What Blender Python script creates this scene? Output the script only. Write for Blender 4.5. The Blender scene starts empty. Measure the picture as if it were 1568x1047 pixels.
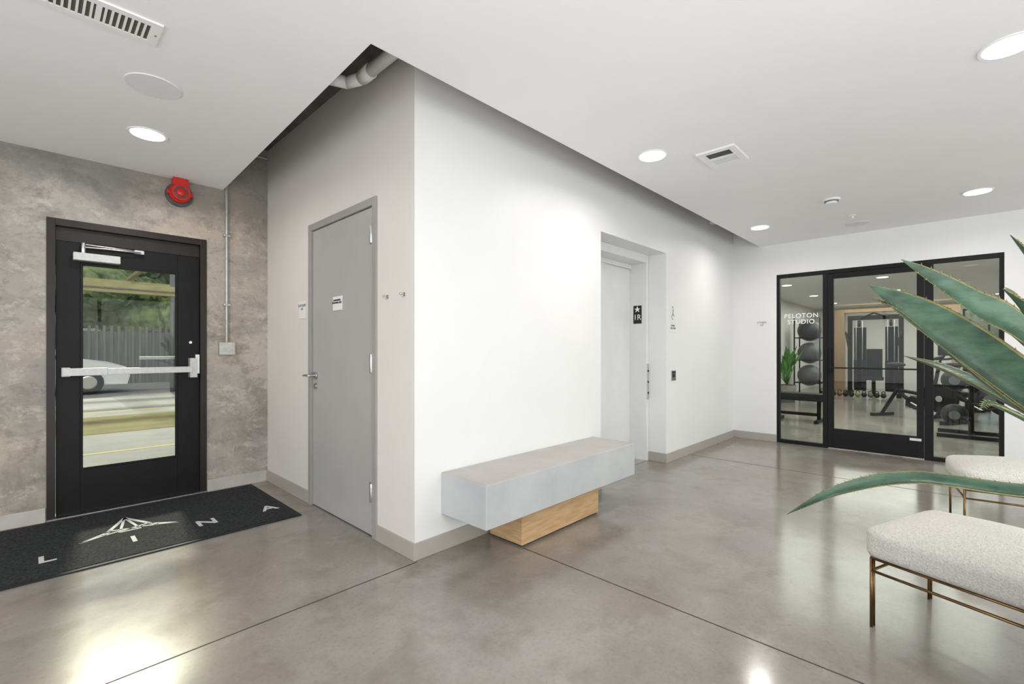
import bpy, bmesh, math, random
from mathutils import Vector, Matrix
random.seed(7)
sc = bpy.context.scene
sc.view_settings.view_transform = 'Standard'

def lin(c):
    return tuple(((v/255)/12.92 if v/255 <= .04045 else ((v/255+.055)/1.055)**2.4) for v in c)+(1,)

# ------------------------------------------------------------ materials
def mat(name, rgb, rough=.5, metal=0, rgb2=None, scale=5, detail=5, bump=0, bscale=None, emit=0, stretch=None, coat=0, lo=.35, hi=.65, spec=.5, rvar=0):
    m = bpy.data.materials.new(name); m.use_nodes = True
    nt = m.node_tree; b = nt.nodes['Principled BSDF']
    b.inputs['Base Color'].default_value = lin(rgb)
    b.inputs['Roughness'].default_value = rough
    b.inputs['Metallic'].default_value = metal
    b.inputs['Specular IOR Level'].default_value = spec
    b.inputs['Coat Weight'].default_value = coat
    b.inputs['Coat Roughness'].default_value = .08
    if emit:
        b.inputs['Emission Color'].default_value = lin(rgb)
        b.inputs['Emission Strength'].default_value = emit
        m.cycles.emission_sampling = 'NONE'
    tc = nt.nodes.new('ShaderNodeTexCoord')
    mp = nt.nodes.new('ShaderNodeMapping')
    nt.links.new(tc.outputs['Object'], mp.inputs[0])
    if stretch: mp.inputs['Scale'].default_value = stretch
    n = nt.nodes.new('ShaderNodeTexNoise'); n.inputs['Scale'].default_value = scale; n.inputs['Detail'].default_value = detail
    n.inputs['Roughness'].default_value = .6
    nt.links.new(mp.outputs[0], n.inputs['Vector'])
    r = nt.nodes.new('ShaderNodeValToRGB')
    r.color_ramp.elements[0].position = lo; r.color_ramp.elements[1].position = hi
    c2 = rgb2 or tuple(min(255, v*1.02) for v in rgb)
    r.color_ramp.elements[0].color = lin(rgb); r.color_ramp.elements[1].color = lin(c2)
    nt.links.new(n.outputs[0], r.inputs[0]); nt.links.new(r.outputs[0], b.inputs['Base Color'])
    if bump:
        n2 = nt.nodes.new('ShaderNodeTexNoise'); n2.inputs['Scale'].default_value = bscale or scale*6; n2.inputs['Detail'].default_value = 4
        nt.links.new(mp.outputs[0], n2.inputs['Vector'])
        bp = nt.nodes.new('ShaderNodeBump'); bp.inputs['Strength'].default_value = bump; bp.inputs['Distance'].default_value = .01
        nt.links.new(n2.outputs[0], bp.inputs['Height']); nt.links.new(bp.outputs[0], b.inputs['Normal'])
    if rvar:
        mr = nt.nodes.new('ShaderNodeMapRange'); mr.inputs[3].default_value = rough-rvar; mr.inputs[4].default_value = rough+rvar
        mr.inputs[1].default_value = .3; mr.inputs[2].default_value = .7
        nt.links.new(n.outputs[0], mr.inputs[0]); nt.links.new(mr.outputs[0], b.inputs['Roughness'])
    return m

def mixlayer(nt, tc, prev, scale, lo, hi, col, fac, dist=0.0, rough=.65, det=9, stretch=(1,1,1)):
    mp = nt.nodes.new('ShaderNodeMapping'); mp.inputs['Scale'].default_value = stretch; mp.inputs['Location'].default_value = (scale*3.1, scale*1.7, scale)
    nt.links.new(tc.outputs['Object'], mp.inputs[0])
    n = nt.nodes.new('ShaderNodeTexNoise'); n.inputs['Scale'].default_value = scale; n.inputs['Detail'].default_value = det
    n.inputs['Roughness'].default_value = rough; n.inputs['Distortion'].default_value = dist
    nt.links.new(mp.outputs[0], n.inputs['Vector'])
    r = nt.nodes.new('ShaderNodeValToRGB'); r.color_ramp.elements[0].position = lo; r.color_ramp.elements[1].position = hi
    r.color_ramp.elements[0].color = (0,0,0,1); r.color_ramp.elements[1].color = (fac,fac,fac,1)
    nt.links.new(n.outputs[0], r.inputs[0])
    mx = nt.nodes.new('ShaderNodeMixRGB'); mx.inputs[2].default_value = lin(col)
    nt.links.new(r.outputs[0], mx.inputs[0]); nt.links.new(prev, mx.inputs[1])
    return mx.outputs[0]

def concrete_wall_mat():
    m = mat('troweled_concrete', (142,138,133), .8, 0, (178,172,165), .9, 8, .35, 7, lo=.36, hi=.64)
    nt = m.node_tree; b = nt.nodes['Principled BSDF']; tc = nt.nodes['Texture Coordinate']
    o = b.inputs['Base Color'].links[0].from_socket
    o = mixlayer(nt, tc, o, .9, .44, .60, (190,174,157), .7, .2)
    o = mixlayer(nt, tc, o, 2.2, .50, .64, (108,103,98), .55, .4)
    o = mixlayer(nt, tc, o, 6, .52, .62, (114,108,102), .5, .3, .8, stretch=(1,1,1.5))
    o = mixlayer(nt, tc, o, 8, .53, .64, (206,200,191), .5, .3, .8, stretch=(1,1,1.5))
    o = mixlayer(nt, tc, o, 34, .52, .70, (124,118,111), .42, 0, .75)
    nt.links.new(o, b.inputs['Base Color'])
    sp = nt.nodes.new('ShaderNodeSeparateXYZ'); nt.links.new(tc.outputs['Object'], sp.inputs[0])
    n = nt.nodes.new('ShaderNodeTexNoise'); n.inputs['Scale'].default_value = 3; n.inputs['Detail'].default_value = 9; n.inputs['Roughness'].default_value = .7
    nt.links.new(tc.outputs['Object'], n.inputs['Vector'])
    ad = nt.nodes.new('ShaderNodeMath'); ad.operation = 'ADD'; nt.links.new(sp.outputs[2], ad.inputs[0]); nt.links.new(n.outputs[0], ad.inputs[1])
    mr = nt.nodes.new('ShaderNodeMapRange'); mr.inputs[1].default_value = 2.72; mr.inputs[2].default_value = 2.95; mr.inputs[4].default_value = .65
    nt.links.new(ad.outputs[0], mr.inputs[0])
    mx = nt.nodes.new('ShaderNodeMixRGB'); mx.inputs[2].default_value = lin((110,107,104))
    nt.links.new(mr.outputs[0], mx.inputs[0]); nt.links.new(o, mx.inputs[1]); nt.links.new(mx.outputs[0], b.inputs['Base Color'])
    return m

def floor_mat():
    m = mat('polished_concrete', (132,126,120), .16, 0, (152,147,141), 1.3, 8, 0, lo=.35, hi=.65, rvar=.03, spec=.75)
    nt = m.node_tree; b = nt.nodes['Principled BSDF']; tc = nt.nodes['Texture Coordinate']
    o = b.inputs['Base Color'].links[0].from_socket
    o = mixlayer(nt, tc, o, .8, .44, .66, (136,122,110), .55, .3)
    o = mixlayer(nt, tc, o, 4, .50, .66, (118,107,97), .5, .3)
    o = mixlayer(nt, tc, o, 6, .55, .72, (162,157,150), .4, .3)
    o = mixlayer(nt, tc, o, 55, .50, .72, (106,98,90), .28, 0, .6, 4)
    nt.links.new(o, b.inputs['Base Color'])
    return m

def glass_mat(name='clear_glass', tint=(238,244,240)):
    m = bpy.data.materials.new(name); m.use_nodes = True; nt = m.node_tree
    for n in list(nt.nodes): nt.nodes.remove(n)
    out = nt.nodes.new('ShaderNodeOutputMaterial'); mix = nt.nodes.new('ShaderNodeMixShader')
    t = nt.nodes.new('ShaderNodeBsdfTransparent'); t.inputs[0].default_value = lin(tint)
    g = nt.nodes.new('ShaderNodeBsdfGlossy'); g.inputs['Roughness'].default_value = .01
    f = nt.nodes.new('ShaderNodeFresnel'); f.inputs[0].default_value = 1.25
    nt.links.new(f.outputs[0], mix.inputs[0]); nt.links.new(t.outputs[0], mix.inputs[1]); nt.links.new(g.outputs[0], mix.inputs[2])
    nt.links.new(mix.outputs[0], out.inputs[0])
    return m

WHITE = mat('white_wall_paint', (229,229,229), .45, 0, (231,231,231), 3, bump=.03, bscale=180)
WHITE_SHADED = mat('white_wall_paint_shaded', (218,213,207), .5, 0, (221,216,211), 3, bump=.03, bscale=180)  # same white paint, with the wall's dimmer warm light put into the colour
CEIL = mat('ceiling_paint', (236,236,236), .7, 0, (238,238,238), 3, bump=.02, bscale=150)
CONC = concrete_wall_mat()
FLOOR = floor_mat()
DCONC = mat('dark_soffit_concrete', (74,72,69), .9, 0, (108,104,98), 4, bump=.4)
BASEB = mat('baseboard_vinyl', (168,161,154), .45, 0, (172,165,158), 8)
BASEC = mat('baseboard_concrete_tone', (176,172,166), .6, 0, (190,186,180), 5, bump=.1)
DOORG = mat('grey_door_paint', (168,167,164), .35, 0, (172,171,168), 4)
FRAMEG = mat('grey_frame_paint', (152,150,147), .35, 0, (157,155,152), 4)
BLACK = mat('black_powder_coat', (15,15,16), .5, 0, (19,19,20), 10, spec=.25)
DBRONZE = mat('dark_bronze', (34,28,26), .4, 0, (41,34,31), 10, spec=.35)
STEEL = mat('brushed_steel', (190,190,190), .3, 1, (205,205,205), 60)
ALU = mat('satin_aluminium', (186,187,187), .45, .3, (196,197,197), 40)
JOINT = mat('joint_dark', (58,54,50), .8, 0, (66,61,56), 30)  # dark tone of the floor joints and the strip under the bench base
BENCH = mat('cast_concrete_bench', (178,181,183), .5, 0, (193,196,197), 4, 8, .1, 30, lo=.3, hi=.7)
BENCHT = mat('cast_concrete_top', (176,171,166), .5, 0, (190,186,181), 4, 8, .1, 30, lo=.3, hi=.7)
WOOD = mat('oak_plywood', (178,142,100), .5, 0, (204,172,132), 6, 8, .05, 40, stretch=(1.2,1.2,9), lo=.3, hi=.7)
MAT = mat('ribbed_rubber_mat', (32,34,36), .95, 0, (60,62,64), 70, 3, .8, 110, spec=.2)
MATEDGE = mat('rubber_mat_edge', (20,20,21), .7, 0, (26,26,27), 20)
LOGO = mat('mat_print_white', (206,206,203), .9, 0, (190,190,188), 60)
RED = mat('alarm_red', (190,26,16), .35, 0, (198,32,22), 10)
PIPE = mat('painted_pipe', (224,222,218), .5, 0, (230,228,224), 8)
GALV = mat('galvanised_conduit', (178,178,176), .4, .6, (195,195,193), 30)
PLAST = mat('white_plastic', (232,232,231), .4, 0, (235,235,234), 10)
SPK = mat('speaker_grille', (222,222,222), .7, 0, (227,227,227), 200)
DARKV = mat('vent_interior', (70,70,72), .8, 0, (86,86,88), 10)
VENTD = mat('vent_shadow', (84,78,72), .8, 0, (92,86,80), 10)
BOUCLE = mat('boucle_fabric', (212,208,201), .95, 0, (232,229,223), 120, 4, 1.0, 150)
BRASS = mat('aged_brass', (122,96,64), .3, 1, (142,114,76), 20)
LEAF = mat('agave_leaf', (32,58,42), .38, 0, (74,104,84), 7, 5, .15, 60, stretch=(1,1,3))
LEAFE = mat('agave_leaf_margin', (108,106,64), .5, 0, (138,130,84), 20)
LEAFD = mat('plant_leaf_green', (56,110,50), .5, 0, (96,150,70), 9)
POT = mat('planter_stone', (120,116,112), .7, 0, (140,136,130), 9, bump=.1)
SOIL = mat('soil', (50,38,30), .95, 0, (72,56,42), 30, bump=.5)
GLASS = glass_mat()
GLASSD = glass_mat('door_glass', (238,242,238))
RUB = mat('black_rubber', (20,20,22), .5, 0, (28,28,30), 20, spec=.3)
GREYB = mat('grey_exercise_ball', (84,86,90), .4, 0, (96,98,102), 6)
DGREYB = mat('charcoal_exercise_ball', (44,46,52), .4, 0, (54,56,62), 6)
REDA = mat('red_accent', (120,50,44), .4, 0, (130,56,48), 8)
GRN = mat('lime_accent', (110,130,64), .5, 0, (120,140,70), 8)
LAMP = mat('lamp_diffuser', (255,252,246), .5, 0, emit=5)
SIGNW = mat('sign_white', (226,226,224), .5, 0, (230,230,228), 10)
TXTG = mat('text_grey', (120,120,120), .6, 0, (126,126,126), 10)
TXTB = mat('text_black', (20,20,20), .5, 0, (24,24,24), 10)
TXTW = mat('text_white', (240,240,240), .5, 0, (244,244,244), 10)
ELEV = mat('elevator_panel_paint', (222,223,223), .3, 0, (226,227,227), 6)
TAN = mat('gym_wood_tan', (150,120,88), .6, 0, (166,136,104), 5, stretch=(1,1,.2))
GYMW = mat('gym_wall_paint', (222,220,217), .6, 0, (227,225,222), 4)

# ------------------------------------------------------------ mesh collector
class M:
    def __init__(s, name, *mats):
        s.name = name; s.mats = mats; s.bm = bmesh.new()
    def _fin(s, verts, mi, smooth):
        fs = set()
        for v in verts: fs.update(v.link_faces)
        for f in fs: f.material_index = mi; f.smooth = smooth
    def box(s, mn, mx, mi=0, rot=None):
        mn = Vector(mn); mx = Vector(mx)
        mtx = Matrix.Translation((mn+mx)/2)
        if rot is not None: mtx = mtx @ rot
        d = mx-mn
        mtx = mtx @ Matrix.Diagonal((d.x, d.y, d.z, 1))
        r = bmesh.ops.create_cube(s.bm, size=1, matrix=mtx); s._fin(r['verts'], mi, False); return s
    def cyl(s, p1, p2, r, mi=0, r2=None, seg=20, caps=True):
        p1 = Vector(p1); p2 = Vector(p2); d = p2-p1
        q = d.to_track_quat('Z', 'Y').to_matrix().to_4x4()
        mtx = Matrix.Translation((p1+p2)/2) @ q
        rr = bmesh.ops.create_cone(s.bm, cap_ends=caps, segments=seg, radius1=r, radius2=r if r2 is None else r2, depth=d.length, matrix=mtx)
        s._fin(rr['verts'], mi, True)
        for v in rr['verts']:
            for f in v.link_faces:
                if len(f.verts) > 4: f.smooth = False
        return s
    def sph(s, c, r, mi=0, sc3=(1,1,1), seg=24):
        rr = bmesh.ops.create_uvsphere(s.bm, u_segments=seg, v_segments=seg//2, radius=r, matrix=Matrix.Translation(c) @ Matrix.Diagonal((*sc3,1)))
        s._fin(rr['verts'], mi, True); return s
    def tube(s, pts, r, mi=0, seg=12):
        for a, b in zip(pts, pts[1:]): s.cyl(a, b, r, mi, seg=seg)
        for p in pts[1:-1]: s.sph(p, r, mi, seg=12)
        return s
    def torus(s, c, R, r, axis, mi=0, n=28, a0=0, a1=2*math.pi):
        ax = Vector(axis).normalized(); u = ax.orthogonal().normalized(); v = ax.cross(u)
        c = Vector(c); pts = [c+R*(math.cos(a0+(a1-a0)*i/n)*u+math.sin(a0+(a1-a0)*i/n)*v) for i in range(n+1)]
        for a, b in zip(pts, pts[1:]): s.cyl(a, b, r, mi, seg=8)
        return s
    def ringframe(s, x0, y0, x1, y1, w, z0, z1, mi=0):
        s.box((x0,y0,z0),(x1,y0+w,z1),mi).box((x0,y1-w,z0),(x1,y1,z1),mi).box((x0,y0+w,z0),(x0+w,y1-w,z1),mi).box((x1-w,y0+w,z0),(x1,y1-w,z1),mi); return s
    def strip(s, a, b, w, z, mi=0, h=.001):
        a = Vector((a[0],a[1],0)); b = Vector((b[0],b[1],0)); d = (b-a)
        ang = math.atan2(d.y, d.x); c = (a+b)/2
        mtx = Matrix.Translation((c.x,c.y,z)) @ Matrix.Rotation(ang,4,'Z') @ Matrix.Diagonal((d.length, w, h, 1))
        r = bmesh.ops.create_cube(s.bm, size=1, matrix=mtx); s._fin(r['verts'], mi, False); return s
    def poly(s, pts, z0, z1, mi=0):
        vb = [s.bm.verts.new((p[0],p[1],z0)) for p in pts]; vt = [s.bm.verts.new((p[0],p[1],z1)) for p in pts]
        fs = [s.bm.faces.new(vb), s.bm.faces.new(vt)]
        n = len(pts)
        for i in range(n): fs.append(s.bm.faces.new((vb[i], vb[(i+1)%n], vt[(i+1)%n], vt[i])))
        for f in fs: f.material_index = mi
        bmesh.ops.recalc_face_normals(s.bm, faces=fs); return s
    def done(s, bevel=0, mtx=None):
        me = bpy.data.meshes.new(s.name); s.bm.to_mesh(me); s.bm.free()
        for m in s.mats: me.materials.append(m)
        o = bpy.data.objects.new(s.name, me); sc.collection.objects.link(o)
        if bevel:
            md = o.modifiers.new('bev', 'BEVEL'); md.width = bevel; md.segments = 2; md.limit_method = 'ANGLE'; md.angle_limit = math.radians(50)
        if mtx is not None: o.matrix_world = mtx
        return o

def text(name, body, loc, size, rot, m, parent=None, align='CENTER', space=1.0, ext=.0008):
    cu = bpy.data.curves.new(name, 'FONT'); cu.body = body; cu.size = size; cu.align_x = align; cu.align_y = 'CENTER'
    cu.extrude = ext; cu.space_character = space; cu.materials.append(m)
    o = bpy.data.objects.new(name, cu); sc.collection.objects.link(o)
    o.location = loc; o.rotation_euler = rot
    if parent:
        o.parent = parent; o.matrix_parent_inverse = parent.matrix_world.inverted()
    return o
R90 = math.radians(90)
FACE_NX = (R90, 0, -R90); FACE_NY = (R90, 0, 0)

# key planes
YA = 2.234; XB = 1.525; YC = 4.6; XE = 6.8; ZS = 3.05; ZC = 2.6
X0 = -3.0; Y0 = -4.5; GX = 18.5; GYL = 3.45; GYR = -3.0

# ------------------------------------------------------------ shell
fl = M('floor', FLOOR, JOINT)
fl.box((X0-.2, Y0-.2, -.1), (XE+.15, YC+.2, 0)).done()
fj = M('floor_joints', JOINT)
fj.strip((2.08, Y0), (2.08, 1.905), .006, .0006); fj.strip((5.29, Y0), (5.29, YA), .006, .0006)
fj.strip((-1.13, Y0), (-1.13, YC), .006, .0006); fj.strip((X0, 2.21), (XB, 2.21), .006, .0006)
fj.strip((X0, -1.1), (XE, -1.1), .006, .0006)
fjo = fj.done(); fjo.parent = bpy.data.objects['floor']

M('ceiling', CEIL).poly([(X0,Y0),(XE,Y0),(XE,1.905),(1.077,1.925),(1.165,YC),(X0,YC)], ZC, ZC+.14).done()
M('ceiling_slab', DCONC).box((X0-.2, Y0-.2, ZS), (XE+.15, YC+.2, ZS+.2)).box((1.1,2.35,2.93),(1.32,4.55,ZS)).done()

w = M('wall_elevator', WHITE)
w.box((XB, YA, 0), (3.451, YA+.2, ZS)).box((3.451, YA, 2.243), (4.713, YA+.2, ZS)).box((4.713, YA, 0), (XE, YA+.2, ZS))
w.done()
w = M('wall_utility', WHITE_SHADED)
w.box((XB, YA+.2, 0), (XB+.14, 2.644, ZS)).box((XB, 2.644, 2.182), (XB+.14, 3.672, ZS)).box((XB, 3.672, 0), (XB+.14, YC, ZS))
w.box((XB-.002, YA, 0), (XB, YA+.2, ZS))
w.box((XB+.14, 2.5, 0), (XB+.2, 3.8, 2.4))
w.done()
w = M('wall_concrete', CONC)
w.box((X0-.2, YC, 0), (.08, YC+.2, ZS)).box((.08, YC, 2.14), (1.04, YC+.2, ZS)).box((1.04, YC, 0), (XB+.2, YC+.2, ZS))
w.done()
w = M('wall_studio', WHITE)
w.box((XE, 1.70, 0), (XE+.15, YA+.2, ZS)).box((XE, -.357, 2.196), (XE+.15, 1.70, ZS)).box((XE, Y0-.2, 0), (XE+.15, -.357, ZS))
w.done()
w = M('wall_side', WHITE)
w.box((X0-.2, Y0-.2, 0), (X0, YC, .25)).box((X0-.2, Y0-.2, 2.45), (X0, YC, ZS)).box((X0-.2, Y0-.2, .25), (X0, -3.8, 2.45)).box((X0-.2, 3.2, .25), (X0, YC, 2.45)).done()
w = M('added_side_window', BLACK, GLASS)  # window added in the unseen side wall to brighten utility wall and ceiling
for i in range(5):
    y = -3.8+i*7/4; w.box((X0-.12, y-.03, .31), (X0-.04, y+.03, 2.39))
w.box((X0-.12, -3.8, .25), (X0-.04, 3.2, .31)).box((X0-.12, -3.8, 2.39), (X0-.04, 3.2, 2.45)).box((X0-.09, -3.8, .3), (X0-.08, 3.2, 2.4), 1).done()
w = M('wall_rear', WHITE)
w.box((X0, Y0-.2, 0), (XE, Y0, .25)).box((X0, Y0-.2, 2.45), (XE, Y0, ZS)).box((X0, Y0-.2, .25), (-2.2, Y0, 2.45)).box((6.0, Y0-.2, .25), (XE, Y0, 2.45))
w.done()
w = M('window_1', BLACK, GLASS)
for i in range(6):
    x = -2.2+i*8.2/5; w.box((x-.03, Y0-.12, .31), (x+.03, Y0-.04, 2.39))
w.box((-2.2, Y0-.12, .25), (6, Y0-.04, .31)).box((-2.2, Y0-.12, 2.39), (6, Y0-.04, 2.45)).box((-2.2, Y0-.09, .3), (6, Y0-.08, 2.4), 1)
w.done()

# baseboards
b = M('baseboard_elevator', BASEB)
b.box((XB-.012, YA-.012, 0), (3.451, YA, .10)).box((4.713, YA-.012, 0), (XE, YA, .10)).box((4.701, YA-.012, 0), (4.713, YA+.2, .10))
b.done(.003)
b = M('baseboard_utility', BASEB)
b.box((XB-.012, YA, 0), (XB, 2.644, .10)).box((XB-.012, 3.672, 0), (XB, YC, .10)); b.done(.003)
b = M('baseboard_concrete', BASEC)
b.box((X0, YC-.012, 0), (.075, YC, .10)).box((1.045, YC-.012, 0), (XB-.012, YC, .10)); b.done(.003)
b = M('baseboard_studio', BASEB)
b.box((XE-.012, 1.70, 0), (XE, YA-.012, .10)).box((XE-.012, Y0, 0), (XE, -.357, .10)); b.done(.003)

# ------------------------------------------------------------ grey utility door
d = M('door_1', FRAMEG, DOORG, STEEL, SIGNW)
y0, y1, zt = 2.644, 3.672, 2.182
d.box((XB-.012, y0, 0), (XB+.10, y0+.05, zt)).box((XB-.012, y1-.05, 0), (XB+.10, y1, zt)).box((XB-.012, y0+.05, zt-.05), (XB+.10, y1-.05, zt))
d.box((XB+.004, y0+.054, .008), (XB+.05, y1-.054, zt-.054), 1)
for z in (.29, 1.12, 1.95):
    d.cyl((XB-.012, y0+.056, z-.06), (XB-.012, y0+.056, z+.06), .010, 2); d.box((XB-.004, y0+.058, z-.06), (XB+.006, y0+.095, z+.06), 2)
d.cyl((XB+.004, 3.555, 1.01), (XB-.012, 3.555, 1.01), .028, 2); d.cyl((XB, 3.555, 1.01), (XB-.055, 3.555, 1.01), .010, 2)
d.tube([(XB-.055, 3.555, 1.01), (XB-.058, 3.61, 1.012), (XB-.05, 3.67, 1.008)], .009, 2)
d.cyl((XB+.004, 3.555, .93), (XB-.01, 3.555, .93), .02, 2)
d.box((XB-.002, 3.125, 1.49), (XB+.005, 3.265, 1.59), 3)
do = d.done(.002)
text('door_label', 'AUTHORIZED\nPERSONNEL ONLY', (XB-.004, 3.195, 1.553), .018, FACE_NX, TXTB, do)
sg = M('room_sign', SIGNW).box((XB-.004, 3.74, 1.46), (XB, 3.87, 1.60)).done(.001)
text('room_sign_text', 'ELEV EQUIP\n101', (XB-.005, 3.805, 1.55), .028, FACE_NX, TXTG, sg)
for yy in (2.52, 2.334):
    h = M('coat_hook', STEEL); z = 1.532
    h.cyl((XB, yy, z), (XB-.006, yy, z), .011); h.cyl((XB, yy, z), (XB-.03, yy, z), .0045); h.sph((XB-.03, yy, z), .007)
    h.tube([(XB-.006,yy,z-.006),(XB-.014,yy,z-.016),(XB-.022,yy,z-.012)], .0025); h.done()

# ------------------------------------------------------------ black exterior door
d = M('door_2', DBRONZE, BLACK, GLASSD, ALU, STEEL)
a0, a1, zt = .08, 1.04, 2.14
d.box((a0, YC-.01, 0), (a0+.045, YC+.14, zt)).box((a1-.045, YC-.01, 0), (a1, YC+.14, zt)).box((a0+.045, YC-.01, 2.09), (a1-.045, YC+.14, zt))
d.box((a0+.045, YC+.03, 1.99), (a1-.045, YC+.14, 2.09))
lx0, lx1, lz1 = .128, .992, 1.985; ly0, ly1 = YC+.02, YC+.07
gx0, gx1, gz0, gz1 = .255, .84, .33, 1.84
d.box((lx0, ly0, .015), (gx0, ly1, lz1), 1).box((gx1, ly0, .015), (lx1, ly1, lz1), 1).box((gx0, ly0, .015), (gx1, ly1, gz0), 1).box((gx0, ly0, gz1), (gx1, ly1, lz1), 1)
for p, q in (((gx0, ly0-.006, gz0), (gx0+.015, ly0+.01, gz1)), ((gx1-.015, ly0-.006, gz0), (gx1, ly0+.01, gz1)), ((gx0+.015, ly0-.006, gz0), (gx1-.015, ly0+.01, gz0+.015)), ((gx0+.015, ly0-.006, gz1-.015), (gx1-.015, ly0+.01, gz1))): d.box(p, q, 1)
d.box((gx0, ly0+.02, gz0), (gx1, ly0+.028, gz1), 2)
d.box((a0, YC-.03, 0), (a1, YC+.14, .014), 4)
d.box((.16, YC-.055, 1.02), (.40, YC-.008, 1.075), 3).box((.40, YC-.06, 1.024), (.93, YC-.012, 1.071), 3)
d.box((.155, YC-.045, 1.015), (.20, YC+.02, 1.08), 3).box((.915, YC-.05, .98), (.965, YC+.02, 1.14), 3).box((.955, YC-.03, 1.01), (.985, YC+.02, 1.17), 4)
d.box((.60, YC+.055, 1.13), (.84, YC+.1, 1.155), 3)
d.cyl((.93, YC+.02, 1.27), (.93, YC+.012, 1.27), .012, 4)
d.box((.215, YC-.045, 1.855), (.475, YC+.02, 1.91), 3)
d.tube([(.27, YC-.02, 1.955), (.42, YC-.04, 1.957), (.60, YC-.02, 1.96)], .007, 4).tube([(.27, YC-.02, 1.975), (.60, YC-.0, 1.972)], .006, 4)
d.cyl((.27,YC-.02,1.91),(.27,YC-.02,1.985),.014,4).box((.56,YC-.02,1.95),(.62,YC+.03,1.98),4)
d.done(.002)

c = M('electrical_conduit', GALV, PIPE)
c.cyl((1.186, YC-.021, 1.26), (1.186, YC-.021, 2.93), .011).box((1.125, YC-.051, 1.165), (1.245, YC-.001, 1.275), 0)
for z in (1.6, 2.2, 2.75): c.box((1.16, YC-.034, z-.01), (1.212, YC-.001, z+.01))
c.tube([(1.186, YC-.021, 2.93), (1.3, YC-.06, 2.95), (1.50, YC-.06, 2.95)], .011)
c.done(.003)
f = M('fire_alarm_horn', RED, DARKV, SIGNW)
cx, cz = .847, 2.495
f.cyl((cx, YC, cz-.02), (cx, YC-.02, cz-.02), .095, 1, seg=32)
f.cyl((cx, YC-.02, cz-.015), (cx, YC-.055, cz-.015), .074, 0, seg=32).cyl((cx, YC-.055, cz-.015), (cx, YC-.085, cz-.015), .060, 0, r2=.066, seg=32)
f.cyl((cx, YC-.085, cz-.015), (cx, YC-.087, cz-.015), .05, 1, seg=32).sph((cx, YC-.085, cz-.015), .035, 0, (1,.5,1))
f.box((cx-.052, YC-.075, cz+.04), (cx+.052, YC-.001, cz+.10), 0)
for s_ in (-1, 1): f.box((cx+s_*.075-.014, YC-.05, cz-.03), (cx+s_*.075+.014, YC-.02, cz+.0), 0)
for k in range(4): f.box((cx-.04, YC-.088, cz-.045+k*.018), (cx+.04, YC-.084, cz-.04+k*.018), 0)
f.done(.003)

# ------------------------------------------------------------ mat
m = M('entrance_mat', MAT, MATEDGE, LOGO)
mx0, mx1, my0, my1 = -.46, 1.372, 3.44, 4.55
m.box((mx0, my0, 0), (mx1, my1, .008), 1).box((mx0+.03, my0+.03, 0), (mx1-.03, my1-.03, .0115), 0)
cx, cy = .466, 4.05; z = .0122
def L(a, b, w=.012): m.strip((cx+a[0]*1.05, cy+a[1]*1.25), (cx+b[0]*1.05, cy+b[1]*1.25), w, z, 2)
L((0,.17), (-.13,-.08), .022); L((0,.17), (.13,-.08), .022); L((0,.17), (-.055,-.08),.016); L((0,.17), (.045,-.08),.016); L((-.13,-.08), (-.055,-.055),.016); L((.13,-.08), (.06,-.055),.016)
L((-.10,-.02), (.045,-.06),.016); L((.10,-.02), (-.045,-.06),.016); L((-.24,-.12), (-.10,-.03), .014); L((.24,-.12), (.10,-.03), .014); L((-.24,-.12), (-.13,-.075), .016); L((.24,-.12), (.13,-.075), .016); L((-.055,-.08),(.05,-.08),.016)
mo = m.done()
for ch, x in zip('ALINA', (-.33, .065, .456, .85, 1.25)):
    text('letter_'+ch, ch, (x, 3.745, .0125), .165, (0,0,0), LOGO, mo).data.offset = .003

# ------------------------------------------------------------ bench
b = M('bench', BENCH, BENCHT, WOOD, JOINT)
b.box((1.715, 1.838, .221), (3.325, YA-.001, .466), 0).box((1.717, 1.84, .464), (3.323, YA-.001, .470), 1)
b.box((2.075, 1.905, .012), (2.91, 2.19, .221), 2).box((2.085, 1.915, 0), (2.90, 2.18, .012), 3)
b.done(.004)

# ------------------------------------------------------------ elevator
e = M('elevator', ELEV, DARKV, STEEL, TXTB)
ya, yb = YA+.201, 2.622
ex0, ex1, ez = 3.60, 4.658, 2.16
e.box((3.451, ya, 0), (ex0, yb+.1, 2.243)).box((ex1, ya, 0), (4.713, yb+.1, 2.243)).box((ex0, ya, ez), (ex1, yb+.1, 2.243))
e.box((ex0, yb, .01), (4.14, yb+.03, ez)).box((4.14, yb+.015, .01), (ex1, yb+.045, ez)).box((ex0, yb-.01, ez-.05), (ex1, yb-.001, ez))
e.box((ex0, ya, 0), (ex1, yb+.03, .004), 2)
e.box((4.665, ya-.008, .67), (4.703, ya, 1.06), 2)
for z in (.74, .86, .98): e.cyl((4.684, ya-.007, z), (4.684, ya-.014, z), .012, 3)
e.box((ex1-.004, 2.49, 1.50), (ex1, 2.59, 1.70), 3)
eo = e.done(.002)
text('floor_mark', '\u2605\n1R', (ex1-.006, 2.54, 1.61), .085, FACE_NX, TXTW, eo)
s = M('elevator_call_panel', STEEL, TXTB)
s.box((4.825, YA-.008, .875), (4.935, YA, .985)).cyl((4.88, YA-.007, .93), (4.88, YA-.014, .93), .02, 1).box((4.84, YA-.0095, .955), (4.92, YA-.007, .975), 1).done(.002)
s = M('accessibility_sign', SIGNW, TXTG)
s.box((4.80, YA-.003, 1.40), (4.94, YA, 1.70)).torus((4.87, YA-.004, 1.57), .028, .003, (0,1,0), 1, a0=2, a1=7).cyl((4.865, YA-.004, 1.59), (4.875, YA-.004, 1.66), .004, 1).sph((4.86, YA-.004, 1.675), .01, 1, (1,.3,1)).done()
text('sign_text', 'IN FIRE\nUSE STAIR', (4.87, YA-.005, 1.46), .028, FACE_NY, TXTG, bpy.data.objects['accessibility_sign'])
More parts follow.
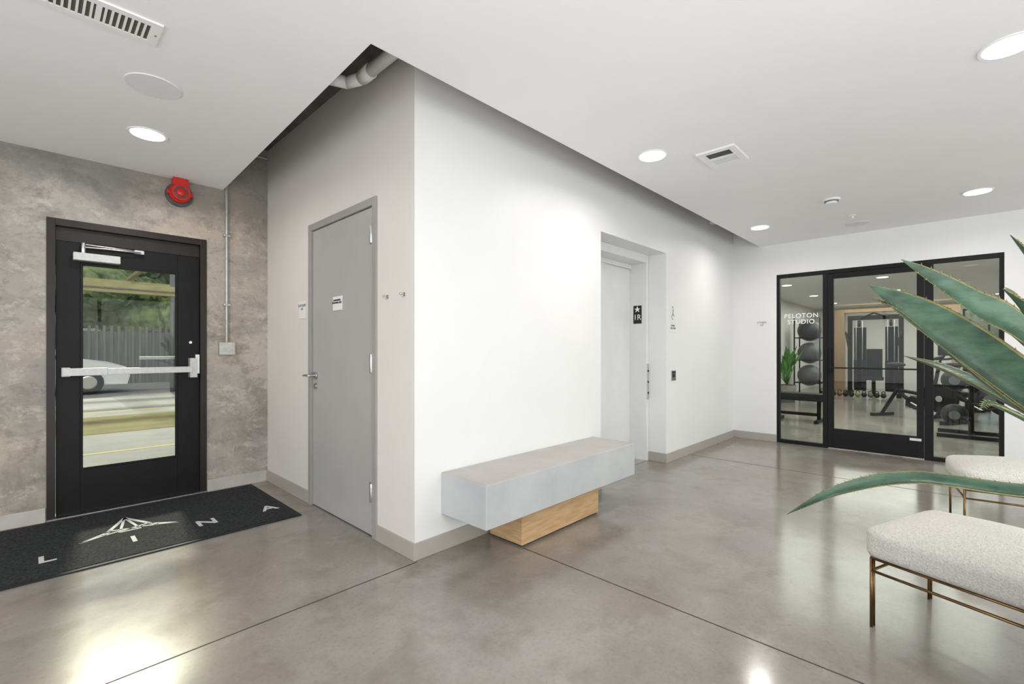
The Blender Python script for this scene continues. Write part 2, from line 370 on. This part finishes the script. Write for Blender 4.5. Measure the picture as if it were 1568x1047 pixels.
s = M('fitness_sign', SIGNW).box((XE-.004, 1.78, 1.50), (XE, 1.97, 1.60)).done()
text('sign_text_fit', 'FITNESS\n107', (XE-.005, 1.875, 1.56), .035, FACE_NX, TXTG, s)

# ------------------------------------------------------------ studio glazing
g = M('door_3', BLACK, GLASS, STEEL)
A, B_, C_, D_ = 1.70, 1.164, .21, -.357; zt = 2.196; gx = XE+.012; gX = XE+.072
def vbar(y, w_, z0=0, z1=zt-.045): g.box((gx, y-w_/2, z0), (gX, y+w_/2, z1))
vbar(A-.018, .036); vbar(B_, .05); vbar(C_, .075); vbar(D_+.018, .036)
g.box((gx, D_, zt-.045), (gX, A, zt)); g.box((gx, B_+.025, 0), (gX, A-.036, .045)); g.box((gx, D_+.036, 0), (gX, C_-.0375, .045))
g.box((XE+.055, B_, .04), (XE+.062, A, zt-.02), 1).box((XE+.055, D_, .04), (XE+.062, C_, zt-.02), 1)
dy0, dy1 = C_+.04, B_-.028
g.box((gx-.003, dy0, .012), (gX-.015, dy0+.06, zt-.05)).box((gx-.003, dy1-.06, .012), (gX-.015, dy1, zt-.05)).box((gx-.003, dy0+.06, .012), (gX-.015, dy1-.06, .25)).box((gx-.003, dy0+.06, zt-.11), (gX-.015, dy1-.06, zt-.05))
g.box((gx+.02, dy0+.05, .24), (gx+.027, dy1-.05, zt-.1), 1)
g.tube([(gx-.003, dy1-.03, .94), (gx-.05, dy1-.03, .94), (gx-.05, dy1-.03, 1.22), (gx-.003, dy1-.03, 1.22)], .010)
g.box((gx-.04, dy0+.02, .985), (gx-.025, dy1-.03, 1.002))
g.box((gx-.01, dy0+.02, .2), (gx-.004, dy0+.12, .23), 2)
go = g.done(.002)
text('studio_lettering', 'PELOTON\nSTUDIO', (XE+.052, 1.432, 1.61), .078, FACE_NX, TXTW, go, space=1.12).data.offset = .001

# ------------------------------------------------------------ ceiling fixtures
LPOS = [(.527,3.765),(3.09,1.568),(5.73,1.60),(5.763,-.141),(3.11,-.178),(.5,-.178),(3.1,-2.6),(5.76,-2.6),(.4,-2.6),(-1.8,1.5),(-1.8,-1.5)]
for x, y in LPOS:
    l = M('recessed_downlight', PLAST, LAMP)
    l.cyl((x,y,ZC+.03), (x,y,ZC-.006), .105, 0, seg=40).cyl((x,y,ZC-.004), (x,y,ZC-.009), .088, 1, seg=40); l.done()
    ld = bpy.data.lights.new('downlight_lamp', 'AREA'); ld.shape = 'DISK'; ld.size = .18; ld.energy = 7.5; ld.color = (1,.96,.91); ld.spread = math.radians(165)
    lo = bpy.data.objects.new('downlight_lamp', ld); sc.collection.objects.link(lo); lo.location = (x,y,ZC-.015)

v = M('ceiling_vent', PLAST, VENTD)
vx0, vx1, vy0, vy1 = -.20, .40, 2.46, 2.65
v.ringframe(vx0, vy0, vx1, vy1, .032, ZC-.008, ZC+.002)
v.box((vx0+.03, vy0+.03, ZC-.003), (vx1-.03, vy1-.03, ZC+.001), 1)
n = 26
for i in range(n):
    x = vx0+.035+i*(vx1-vx0-.07)/(n-1)
    if i in (8, 17): v.box((x-.009, vy0+.032, ZC-.0075), (x+.009, vy1-.032, ZC-.001))
    else: v.box((x-.004, vy0+.032, ZC-.0075), (x+.004, vy1-.032, ZC-.001), 0)
v.cyl((vx1-.015,2.555,ZC-.008),(vx1-.015,2.555,ZC-.0095),.004,1)
v.done()
v = M('ceiling_vent', PLAST, DARKV)
a, b2, c2, d2 = 3.29, 3.61, 1.08, 1.34
v.ringframe(a, c2, b2, d2, .045, ZC-.012, ZC+.002)
v.box((3.44, c2+.045, ZC-.011), (3.46, d2-.045, ZC-.001)).box((a+.03, c2+.03, ZC-.002), (b2-.03, d2-.03, ZC+.001), 1)
for i in range(5):
    x = 3.47+i*.02; v.box((x, c2+.045, ZC-.009), (x+.008, d2-.045, ZC-.003), 0)
v.done()
M('ceiling_speaker', SPK).cyl((.453,3.063,ZC+.01),(.453,3.063,ZC-.005),.12,0,seg=48).done()
M('ceiling_speaker', SPK).cyl((6.3,.78,ZC+.01),(6.3,.78,ZC-.005),.11,0,seg=48).done()
M('smoke_detector', PLAST, DARKV).cyl((5.126,.827,ZC+.005),(5.126,.827,ZC-.02),.07,0,seg=32).cyl((5.126,.827,ZC-.02),(5.126,.827,ZC-.045),.05,0,r2=.04,seg=32).cyl((5.126,.827,ZC-.022),(5.126,.827,ZC-.026),.054,1,seg=32).done()
M('ceiling_sprinkler', PLAST).cyl((5.9,.77,ZC+.005),(5.9,.77,ZC-.006),.035).cyl((5.9,.77,ZC),(5.9,.77,ZC-.03),.012).cyl((5.9,.77,ZC-.028),(5.9,.77,ZC-.032),.022).done()

p = M('sprinkler_pipe', PIPE)
p.tube([(1.40,1.6,2.86),(1.40,2.62,2.86),(1.36,2.72,2.86),(1.26,2.76,2.86),(.6,2.76,2.86)], .036, 0, 20)
p.cyl((1.40,2.50,2.86),(1.40,2.60,2.86),.042).cyl((1.2,2.76,2.86),(1.12,2.76,2.86),.042)
p.done()
p = M('drain_pipe', PIPE); p.tube([(5.85,2.20,ZS),(5.85,2.17,2.80),(5.85,1.7,2.78)], .04, 0, 20).cyl((5.85,2.05,2.795),(5.85,1.98,2.79),.05).done()

# ------------------------------------------------------------ ottomans
def ottoman(center, ang, a=.30, b=.36):
    o = M('upholstered_ottoman', BOUCLE, BRASS)
    r = bmesh.ops.create_cube(o.bm, size=2)
    es = list({e for v_ in r['verts'] for e in v_.link_edges})
    bmesh.ops.subdivide_edges(o.bm, edges=es, cuts=14, use_grid_fill=True)
    for v_ in o.bm.verts:
        p_ = v_.co.copy(); nrm = (abs(p_.x)**8+abs(p_.y)**8+abs(p_.z)**8)**(1/8)
        p_ = p_/nrm if nrm > 0 else p_
        n2 = (abs(p_.x)**4.5+abs(p_.z)**4.5)**(1/4.5); n3 = (abs(p_.y)**4.5+abs(p_.z)**4.5)**(1/4.5)
        k = 1/max(1, n2, n3)
        x, y, z = p_.x*k, p_.y*k, p_.z*k
        zz = .368+z*.073
        if z > 0: zz += .045*(1-x*x)*(1-y*y)
        v_.co = (x*a, y*b, zz)
    for f_ in o.bm.faces: f_.smooth = True
    ia, ib = a-.04, b-.035
    for sx in (-1, 1):
        for sy in (-1, 1):
            o.cyl((sx*ia, sy*ib, 0), (sx*ia, sy*ib, .30), .006, 1, seg=10)
            o.cyl((sx*(ia-.02), sy*ib, 0), (sx*(ia-.02), sy*ib, .30), .005, 1, seg=10)
    for z in (.30, .245):
        o.tube([(-ia,-ib,z),(ia,-ib,z),(ia,ib,z),(-ia,ib,z),(-ia,-ib,z)], .006, 1, 10)
    for s_ in (-1, 1):
        o.tube([(0, s_*ib, .30), (.05, s_*ib, .245)], .006, 1, 8)
    return o.done(0, Matrix.Translation((*center, 0)) @ Matrix.Rotation(math.radians(ang), 4, 'Z'))
ottoman((2.67, -.130), -20)
ottoman((4.50, -.33), 8)

# ------------------------------------------------------------ agave
ag = M('potted_agave', LEAF, LEAFE, POT, SOIL)
CX, CY = 1.93, -.36
def catmull(P, n=8):
    P = [Vector(p) for p in P]; P = [P[0]*2-P[1]]+P+[P[-1]*2-P[-2]]; out = []
    for i in range(1, len(P)-2):
        for k in range(n):
            t = k/n; p0, p1, p2, p3 = P[i-1:i+3]
            out.append(.5*((2*p1)+(p2-p0)*t+(2*p0-5*p1+4*p2-p3)*t*t+(3*p1-p0-3*p2+p3)*t**3))
    out.append(P[-2]); return out
def leaf(P, W, twist=0, thick=.012, spines=True):
    pts = catmull(P); n = len(pts); rows = []; tw = math.radians(twist)
    for i, p_ in enumerate(pts):
        t = i/(n-1)
        T = (pts[min(i+1,n-1)]-pts[max(i-1,0)]).normalized()
        S = T.cross(Vector((0,0,1)))
        S = S.normalized() if S.length > .05 else Vector((1,0,0))
        N = S.cross(T)
        S2 = math.cos(tw)*S+math.sin(tw)*N; N2 = S2.cross(T).normalized()
        wd = W*(.62+1.0*t-.0)*(1-t**2.2)**.9 if t < 1 else 0
        wd = max(wd, .0012)
        th = thick*(1-t)+.0015
        row = []
        for u_ in (-1,-.92,-.45,0,.45,.92,1): row.append(ag.bm.verts.new(p_+S2*u_*wd/2+N2*(wd*.22*u_*u_)))
        for u_ in (.92,.45,0,-.45,-.92): row.append(ag.bm.verts.new(p_+S2*u_*wd/2+N2*(wd*.22*u_*u_-th*(1-.6*abs(u_)))))
        rows.append(row)
        if spines and 2 < i < n-2:
            for s_ in (-1, 1):
                q = p_+S2*s_*wd/2+N2*wd*.22
                ag.cyl(q-S2*s_*.002, q+S2*s_*.006+T*.003, .0016, 1, r2=.0002, seg=5)
    k = len(rows[0])
    for i in range(n-1):
        for j in range(k):
            f_ = ag.bm.faces.new((rows[i][j], rows[i][(j+1)%k], rows[i+1][(j+1)%k], rows[i+1][j]))
            f_.smooth = True; f_.material_index = 1 if j in (0, 5, 6, 11) else 0
RT = (CX, CY, .86)
leaf([RT,(1.80,-.14,.83),(1.721,.083,.838),(1.642,.238,.792),(1.587,.368,.706)], .055, 28)
leaf([RT,(1.80,-.14,1.08),(1.704,.029,1.25),(1.632,.176,1.384)], .15, 66)
leaf([RT,(1.66,-.13,1.215),(1.584,-.02,1.318),(1.50,.097,1.427)], .09, 66)
leaf([RT,(1.70,-.20,1.25),(1.64,-.135,1.40),(1.612,-.095,1.475)], .055, 35)
leaf([RT,(1.62,-.17,1.18),(1.52,-.11,1.29),(1.46,-.075,1.335)], .07, 45)
leaf([RT,(1.62,-.09,1.06),(1.56,-.04,1.064)], .016, 30)
leaf([RT,(1.80,-.16,1.02),(1.72,-.02,1.16),(1.66,.10,1.30),(1.62,.165,1.345)], .035, 40)
for i in range(16):
    an = math.radians(-170+i*300/16+random.uniform(-8,8)); el = math.radians(random.uniform(15,78))
    if math.radians(80) < an: continue
    if 1.2 < (an % (2*math.pi)) < 3.2: continue
    Ln = random.uniform(.5,.7); h = Vector((math.cos(an)*math.cos(el), math.sin(an)*math.cos(el), math.sin(el)))
    p0 = Vector(RT); leaf([p0, p0+h*Ln*.4, p0+h*Ln*.75+Vector((0,0,-.02)), p0+h*Ln+Vector((0,0,-.07*math.cos(el)))], random.uniform(.08,.11), 0)
ag.cyl((CX,CY,0),(CX,CY,.80),.15,2,r2=.19,seg=40).cyl((CX,CY,.79),(CX,CY,.80),.175,3,seg=40).sph((CX,CY,.83),.07,0,(1,1,1.2))
ag.torus((CX,CY,.80), .185, .012, (0,0,1), 2)
ag.done()

# ------------------------------------------------------------ gym
gw = M('wall_gym', GYMW)
gw.box((XE+.15, GYL, 0), (GX, GYL+.15, 2.9)).box((XE+.15, GYR-.15, 0), (GX, GYR, 2.9)).box((GX, GYR-.15, 0), (GX+.15, -1.2, 2.9)).box((GX, -.15, 0), (GX+.15, GYL+.15, 2.9)).box((GX, -1.2, 2.4), (GX+.15, -.15, 2.9)).box((GX,-1.2,0),(GX+.15,-.15,.4))
gw.box((XE+.15, YA+.2, 0), (XE+.3, GYL, 2.9))
gw.done()
M('ceiling_gym', CEIL).box((XE+.15, GYR, ZC), (GX, GYL, ZC+.3)).done()
M('floor_gym', FLOOR).box((XE+.15, GYR-.15, -.1), (GX+.15, GYL+.15, 0)).done()
wf = M('window_2', BLACK, GLASS)
wf.box((GX, -1.2, .4), (GX+.06, -1.15, 2.4)).box((GX, -.2, .4), (GX+.06, -.15, 2.4)).box((GX, -1.15, .4), (GX+.06, -.2, .45)).box((GX, -1.15, 2.35), (GX+.06, -.2, 2.4)).box((GX, -.70, .45), (GX+.06, -.66, 2.35)).box((GX+.02, -1.15, .45), (GX+.025, -.2, 2.35), 1).done()
M('trim_gym', TAN).box((17.2, 2.45, 0), (17.45, 2.7, 2.35)).box((17.2, -.1, 2.35), (17.45, 2.7, 2.45)).box((17.2, -.1, 0), (17.45, .08, 2.35)).done(.005)
for x in (8.6, 11.2, 13.8, 16.4):
    for y in (-.8, 1.0, 2.6):
        l = M('recessed_downlight', PLAST, LAMP); l.cyl((x,y,ZC+.03),(x,y,ZC-.006),.105,0,seg=32).cyl((x,y,ZC-.004),(x,y,ZC-.009),.09,1,seg=32).done()
for x in (9, 15.5):
    ld = bpy.data.lights.new('gym_ceiling_lamp', 'AREA'); ld.shape = 'RECTANGLE'; ld.size = 4; ld.size_y = 4; ld.energy = 160; ld.color = (1,.97,.92)
    lo = bpy.data.objects.new('gym_ceiling_lamp', ld); sc.collection.objects.link(lo); lo.location = (x, .6, ZC-.03)

t = M('exercise_ball_rack', BLACK, DGREYB, GREYB)
bx, by = 15.0, 2.93
for dx, dy in ((-.3,-.3),(.3,-.3),(-.3,.3),(.3,.3)): t.cyl((bx+dx,by+dy,0),(bx+dx,by+dy,2.1),.018)
for z, mi in ((.50,2),(1.12,2),(1.74,1)):
    t.torus((bx,by,z-.18), .22, .015, (0,0,1)); t.sph((bx,by,z+.02), .29, mi)
    t.tube([(bx-.3,by-.3,z-.18),(bx+.3,by-.3,z-.18),(bx+.3,by+.3,z-.18),(bx-.3,by+.3,z-.18),(bx-.3,by-.3,z-.18)], .012)
t.done()
t = M('weight_bench', RUB, STEEL, BLACK)
t.box((9.0,1.55,.40),(9.3,2.35,.48)).box((8.98,1.55,.36),(9.32,2.35,.40),2)
t.tube([(9.15,1.65,.37),(9.15,1.65,.05)],.03,2).tube([(9.15,2.25,.37),(9.15,2.25,.05)],.03,2).box((8.9,1.62,0),(9.4,1.68,.05),2).box((8.9,2.22,0),(9.4,2.28,.05),2).box((9.12,1.68,.1),(9.18,2.22,.15),2).done(.008)
pl = M('potted_palm', LEAFD, POT, SOIL)
px, py = 12.3, 2.85
pl.cyl((px,py,0),(px,py,.4),.16,1,r2=.2).cyl((px,py,.38),(px,py,.405),.18,2)
for i in range(26):
    an = random.uniform(0,2*math.pi); el = random.uniform(.6,1.4); Ln = random.uniform(.7,1.1)
    d_ = Vector((math.cos(an)*math.cos(el)*.55, math.sin(an)*math.cos(el)*.55, math.sin(el))); p0 = Vector((px,py,.4)); p1 = p0+d_*Ln*.7; p2 = p0+d_*Ln+Vector((math.cos(an)*.08,math.sin(an)*.08,-.05))
    pl.cyl(p0,p1,.008,0,seg=6); s_ = d_.cross(Vector((0,0,1))).normalized()*.06
    vs = [pl.bm.verts.new(q) for q in (p1-d_*.25*Ln, p1+s_, p2, p1-s_)]; pl.bm.faces.new(vs)
pl.done()
t = M('cable_machine', BLACK, STEEL, RUB)
mx, my = 15.9, 1.58
for dy in (-.55, .55):
    t.box((mx-.05,my+dy-.05,.1),(mx+.05,my+dy+.05,2.05)).box((mx-.7,my+dy-.05,0),(mx+.3,my+dy+.05,.1))
    t.box((mx+.1,my+dy*.62-.13,.1),(mx+.26,my+dy*.62+.13,1.85),0)
    t.cyl((mx-.02,my+dy*.62-.07,.2),(mx-.02,my+dy*.62-.07,2.05),.01,1).cyl((mx-.02,my+dy*.62+.07,.2),(mx-.02,my+dy*.62+.07,2.05),.01,1)
    for k in range(14): t.box((mx-.08,my+dy*.62-.12,.18+k*.055),(mx+.04,my+dy*.62+.12,.225+k*.055),2)
    t.tube([(mx-.05,my+dy,1.55),(mx-.5,my+dy*1.05,1.7),(mx-.6,my+dy*.9,1.25)],.022,0)
    t.cyl((mx,my+dy*.62-.03,1.95),(mx,my+dy*.62+.03,1.95),.09,2)
t.box((mx-.06,my-.6,2.05),(mx+.06,my+.6,2.17)).box((mx-.5,my-.2,.42),(mx-.1,my+.2,.5),2).box((mx-.14,my-.17,.5),(mx-.07,my+.17,1.25),2).box((mx-.3,my-.04,0),(mx-.2,my+.04,.42))
t.tube([(mx-.05,my-.3,2.1),(mx-.25,my,2.22),(mx-.05,my+.3,2.1)],.025)
t.done(.004)
kb = M('kettlebell_row', RUB, REDA, GRN, GREYB)
for i in range(11):
    y = 2.6-i*.13; x = 14.8; mi = (0,3,0,1,0,0,2,0,3,0,0)[i]; kb.sph((x,y,.07),.06,mi,(1,1,1.05),16).torus((x,y,.14),.036,.01,(1,0,0),0,n=12,a0=-.3,a1=6)
kb.done()
def bike(loc, ang):
    k = M('exercise_bike', BLACK, STEEL, RUB, REDA)
    k.box((-.28,.52,0),(.28,.60,.06)).box((-.25,-.60,0),(.25,-.52,.06))
    k.tube([(0,.55,.05),(0,.30,.42),(0,-.30,.50),(0,-.56,.05)],.03).tube([(0,.30,.42),(0,.0,.22),(0,-.30,.50)],.028)
    k.cyl((-.025,.38,.40),(.025,.38,.40),.24,0,seg=36).cyl((-.035,.38,.40),(.035,.38,.40),.19,0,seg=36)
    k.tube([(0,.26,.45),(0,.36,1.02)],.026).tube([(0,-.26,.48),(0,-.32,.92)],.026)
    k.sph((0,-.32,.95),.13,2,(.85,1.15,.35)).tube([(-.22,.52,1.10),(-.2,.36,1.06),(.2,.36,1.06),(.22,.52,1.10)],.018,2)
    k.tube([(0,.36,1.02),(0,.46,1.18)],.016).box((-.20,.45,1.12),(.20,.48,1.36),2)
    k.cyl((-.07,-.02,.30),(.07,-.02,.30),.10,0).tube([(.09,-.02,.30),(.09,.14,.22),(.18,.14,.22)],.014,1).tube([(-.09,-.02,.30),(-.09,-.18,.38),(-.18,-.18,.38)],.014,1)
    k.box((.13,.09,.20),(.22,.19,.235),2).box((-.22,-.23,.36),(-.13,-.13,.395),2).cyl((.05,.38,.40),(.06,.38,.40),.05,1)
    k.done(.003, Matrix.Translation((*loc,0)) @ Matrix.Rotation(math.radians(ang),4,'Z'))
bike((10.7,.5), 150); bike((10.9,-.25), 150); bike((13.2,.15), 150); bike((13.2,-.7), 150)
t = M('medicine_ball_rack', BLACK, RUB, GREYB)
bx, by = 9.1, -.16
t.tube([(bx,by,.05),(bx+.12,by,1.25)],.03); t.box((bx-.3,by-.35,0),(bx-.24,by+.35,.05)).box((bx+.24,by-.35,0),(bx+.3,by+.35,.05)).box((bx-.24,by-.03,0),(bx+.24,by+.03,.05))
for z, s_ in ((.28,1),(.52,-1),(.76,1),(1.0,-1)):
    yy = by+.17*s_; t.tube([(bx+.05,by,z-.05),(bx-.1,by+.08*s_,z-.08)],.014); t.torus((bx-.12,yy,z-.07),.10,.01,(0,0,1)); t.sph((bx-.12,yy,z+.03),.145,1).cyl((bx-.27,yy,z+.03),(bx-.255,yy,z+.03),.06,2)
t.done()

# ------------------------------------------------------------ exterior
ASPH = mat('exterior_concrete', (138,137,134), .8, 0, (160,159,155), 1.2, 8, .1)
OLIVE = mat('exterior_planting_strip', (116,107,58), .9, 0, (144,132,74), 2, 6, .3)
YEL = mat('parking_paint', (190,168,74), .7, 0, (200,180,86), 10)
BEAM = mat('carport_beam', (150,146,104), .7, 0, (172,166,122), 3)
FENCE = mat('grey_fence', (96,98,100), .8, 0, (124,126,128), 2, stretch=(6,6,.4))
TREE = mat('tree_foliage', (56,76,44), .9, 0, (136,156,106), 3, 8, 1, 8)
BARK = mat('tree_bark', (74,60,48), .9, 0, (92,76,60), 8, bump=.5)
CARP = mat('car_paint', (210,214,216), .2, 0, (214,218,220), 2, coat=1)
CARG = mat('car_window', (50,58,64), .05, 0, (56,64,70), 2)
M('ground_exterior', ASPH, OLIVE, YEL).box((-20,YC+.2,-.1),(16,40,0)).box((-12,8.9,0),(12,11.2,.004),1).box((.35,7.2,0),(1.8,7.27,.003),2).box((.3,6.0,0),(.36,8.9,.003),2).box((-3,12.0,0),(8,12.15,.003),2).done()
cp = M('carport', BEAM, FENCE, PIPE)
for y, z in ((14,2.55),(16.5,2.85),(19,3.2)): cp.box((-8,y,z),(12,y+.2,z+.22)).box((-8,y-.02,z+.08),(12,y,z+.11),1)
for i in range(12): cp.box((-8+i*1.7,14,3.5),(-7.9+i*1.7,20,3.6))
for x in (-6,2.9,6,10): cp.cyl((x,16.6,0),(x,16.6,3.5),.06,1)
cp.done()
fn = M('fence', FENCE)
fn.box((-9,22.0,0),(13,22.1,1.9))
for i in range(110): fn.box((-9+i*.2,21.93,0),(-8.92+i*.2,21.99,2.1))
fn.done()
cr = M('parked_car', CARP, CARG, RUB, STEEL)
cxx, cyy = -.25, 17.9
prof = [(-2.2,.30),(-2.22,.62),(-2.1,.86),(-1.7,.92),(-1.15,1.36),(-.3,1.46),(.35,1.42),(1.05,.98),(1.75,.86),(2.12,.72),(2.2,.50),(2.15,.30)]
ws = [.82,.86,.84,.80,.64,.62,.64,.78,.80,.80,.80,.80]
l0 = [cr.bm.verts.new((cxx+a_, cyy-w_, c_)) for (a_,c_), w_ in zip(prof, ws)]
l1 = [cr.bm.verts.new((cxx+a_, cyy+w_, c_)) for (a_,c_), w_ in zip(prof, ws)]
nn = len(prof)
for i in range(nn):
    f_ = cr.bm.faces.new((l0[i], l0[(i+1)%nn], l1[(i+1)%nn], l1[i])); f_.material_index = 1 if i in (3, 6) else 0
cr.bm.faces.new(l0); cr.bm.faces.new(l1)
for s_ in (-1, 1):
    q = [cr.bm.verts.new((cxx+a_, cyy+s_*w_, c_)) for a_, w_, c_ in ((-1.45,.815,.96),(-1.02,.70,1.32),(.32,.70,1.36),(.85,.80,.99))]
    cr.bm.faces.new(q).material_index = 1
for dx in (-1.4,1.35):
    for dy in (-.88,.68): cr.cyl((cxx+dx,cyy+dy,.33),(cxx+dx,cyy+dy+.2,.33),.33,2).cyl((cxx+dx,cyy+dy-.01,.33),(cxx+dx,cyy+dy+.21,.33),.2,3)
cr.done(.04)
for (tx,ty,s_) in ((-1,25,1.2),(2.6,25.5,1.3),(6,25,1.1),(-5,25,1.3),(4.5,28,1.7),(.5,29,1.7)):
    tr = M('tree', TREE, BARK); tr.cyl((tx,ty,0),(tx,ty,2.6*s_),.16,1,r2=.1)
    for i in range(22):
        a = random.uniform(0,6.28); rr = random.uniform(.2,1.4)*s_
        tr.sph((tx+math.cos(a)*rr,ty+math.sin(a)*rr,random.uniform(1.7,4.4)*s_), random.uniform(.35,.8)*s_, 0, seg=16)
    for v_ in tr.bm.verts:
        if v_.co.z > 1.6: v_.co += Vector((random.uniform(-.12,.12),random.uniform(-.12,.12),random.uniform(-.12,.12)))
    for f_ in tr.bm.faces: f_.smooth = False
    tr.done()

# ------------------------------------------------------------ lights
def area(name, loc, rot, sx, sy, e, col):
    ld = bpy.data.lights.new(name, 'AREA'); ld.shape = 'RECTANGLE'; ld.size = sx; ld.size_y = sy; ld.energy = e; ld.color = col
    o = bpy.data.objects.new(name, ld); sc.collection.objects.link(o); o.location = loc; o.rotation_euler = rot; return o
area('window_daylight_rear', (1.9, Y0+.05, 1.35), (math.radians(100),0,0), 8, 2.1, 155, (.95,.98,1))
area('added_side_fill', (X0+.05, -.3, 1.35), (R90+math.radians(8),0,-R90), 7, 2.1, 122, (.97,.98,1))  # fill light behind the added side window, lifts utility wall and ceiling
area('added_ceiling_fill', (-.6, -1.6, .25), (math.pi,0,0), 3.5, 3, 138, (.98,.99,1))  # added upward fill with no real fixture, brightens the ceiling

sun = bpy.data.lights.new('sun', 'SUN'); sun.energy = 5; sun.angle = .09; sun.color = (1,.93,.74)
so = bpy.data.objects.new('sun', sun); sc.collection.objects.link(so)
so.rotation_euler = Vector((-.10,-1,-.71)).to_track_quat('-Z','Y').to_euler()

w = bpy.data.worlds.new('world'); sc.world = w; w.use_nodes = True
nt = w.node_tree; bg = nt.nodes['Background']
sk = nt.nodes.new('ShaderNodeTexSky'); sk.sky_type = 'NISHITA'; sk.sun_disc = False; sk.sun_elevation = math.radians(45); sk.sun_rotation = math.radians(200); sk.air_density = 1.0; sk.dust_density = 4
nt.links.new(sk.outputs[0], bg.inputs[0]); bg.inputs[1].default_value = .18

# ------------------------------------------------------------ camera
cd = bpy.data.cameras.new('camera'); cam = bpy.data.objects.new('camera', cd); sc.collection.objects.link(cam)
cd.sensor_width = 36; cd.lens = 708/1568*36; cd.shift_y = 13.5/1568; cd.clip_start = .05
cam.location = (0,0,1.2)
cam.rotation_euler = (R90, 0, math.radians(43.8-90))
sc.camera = cam
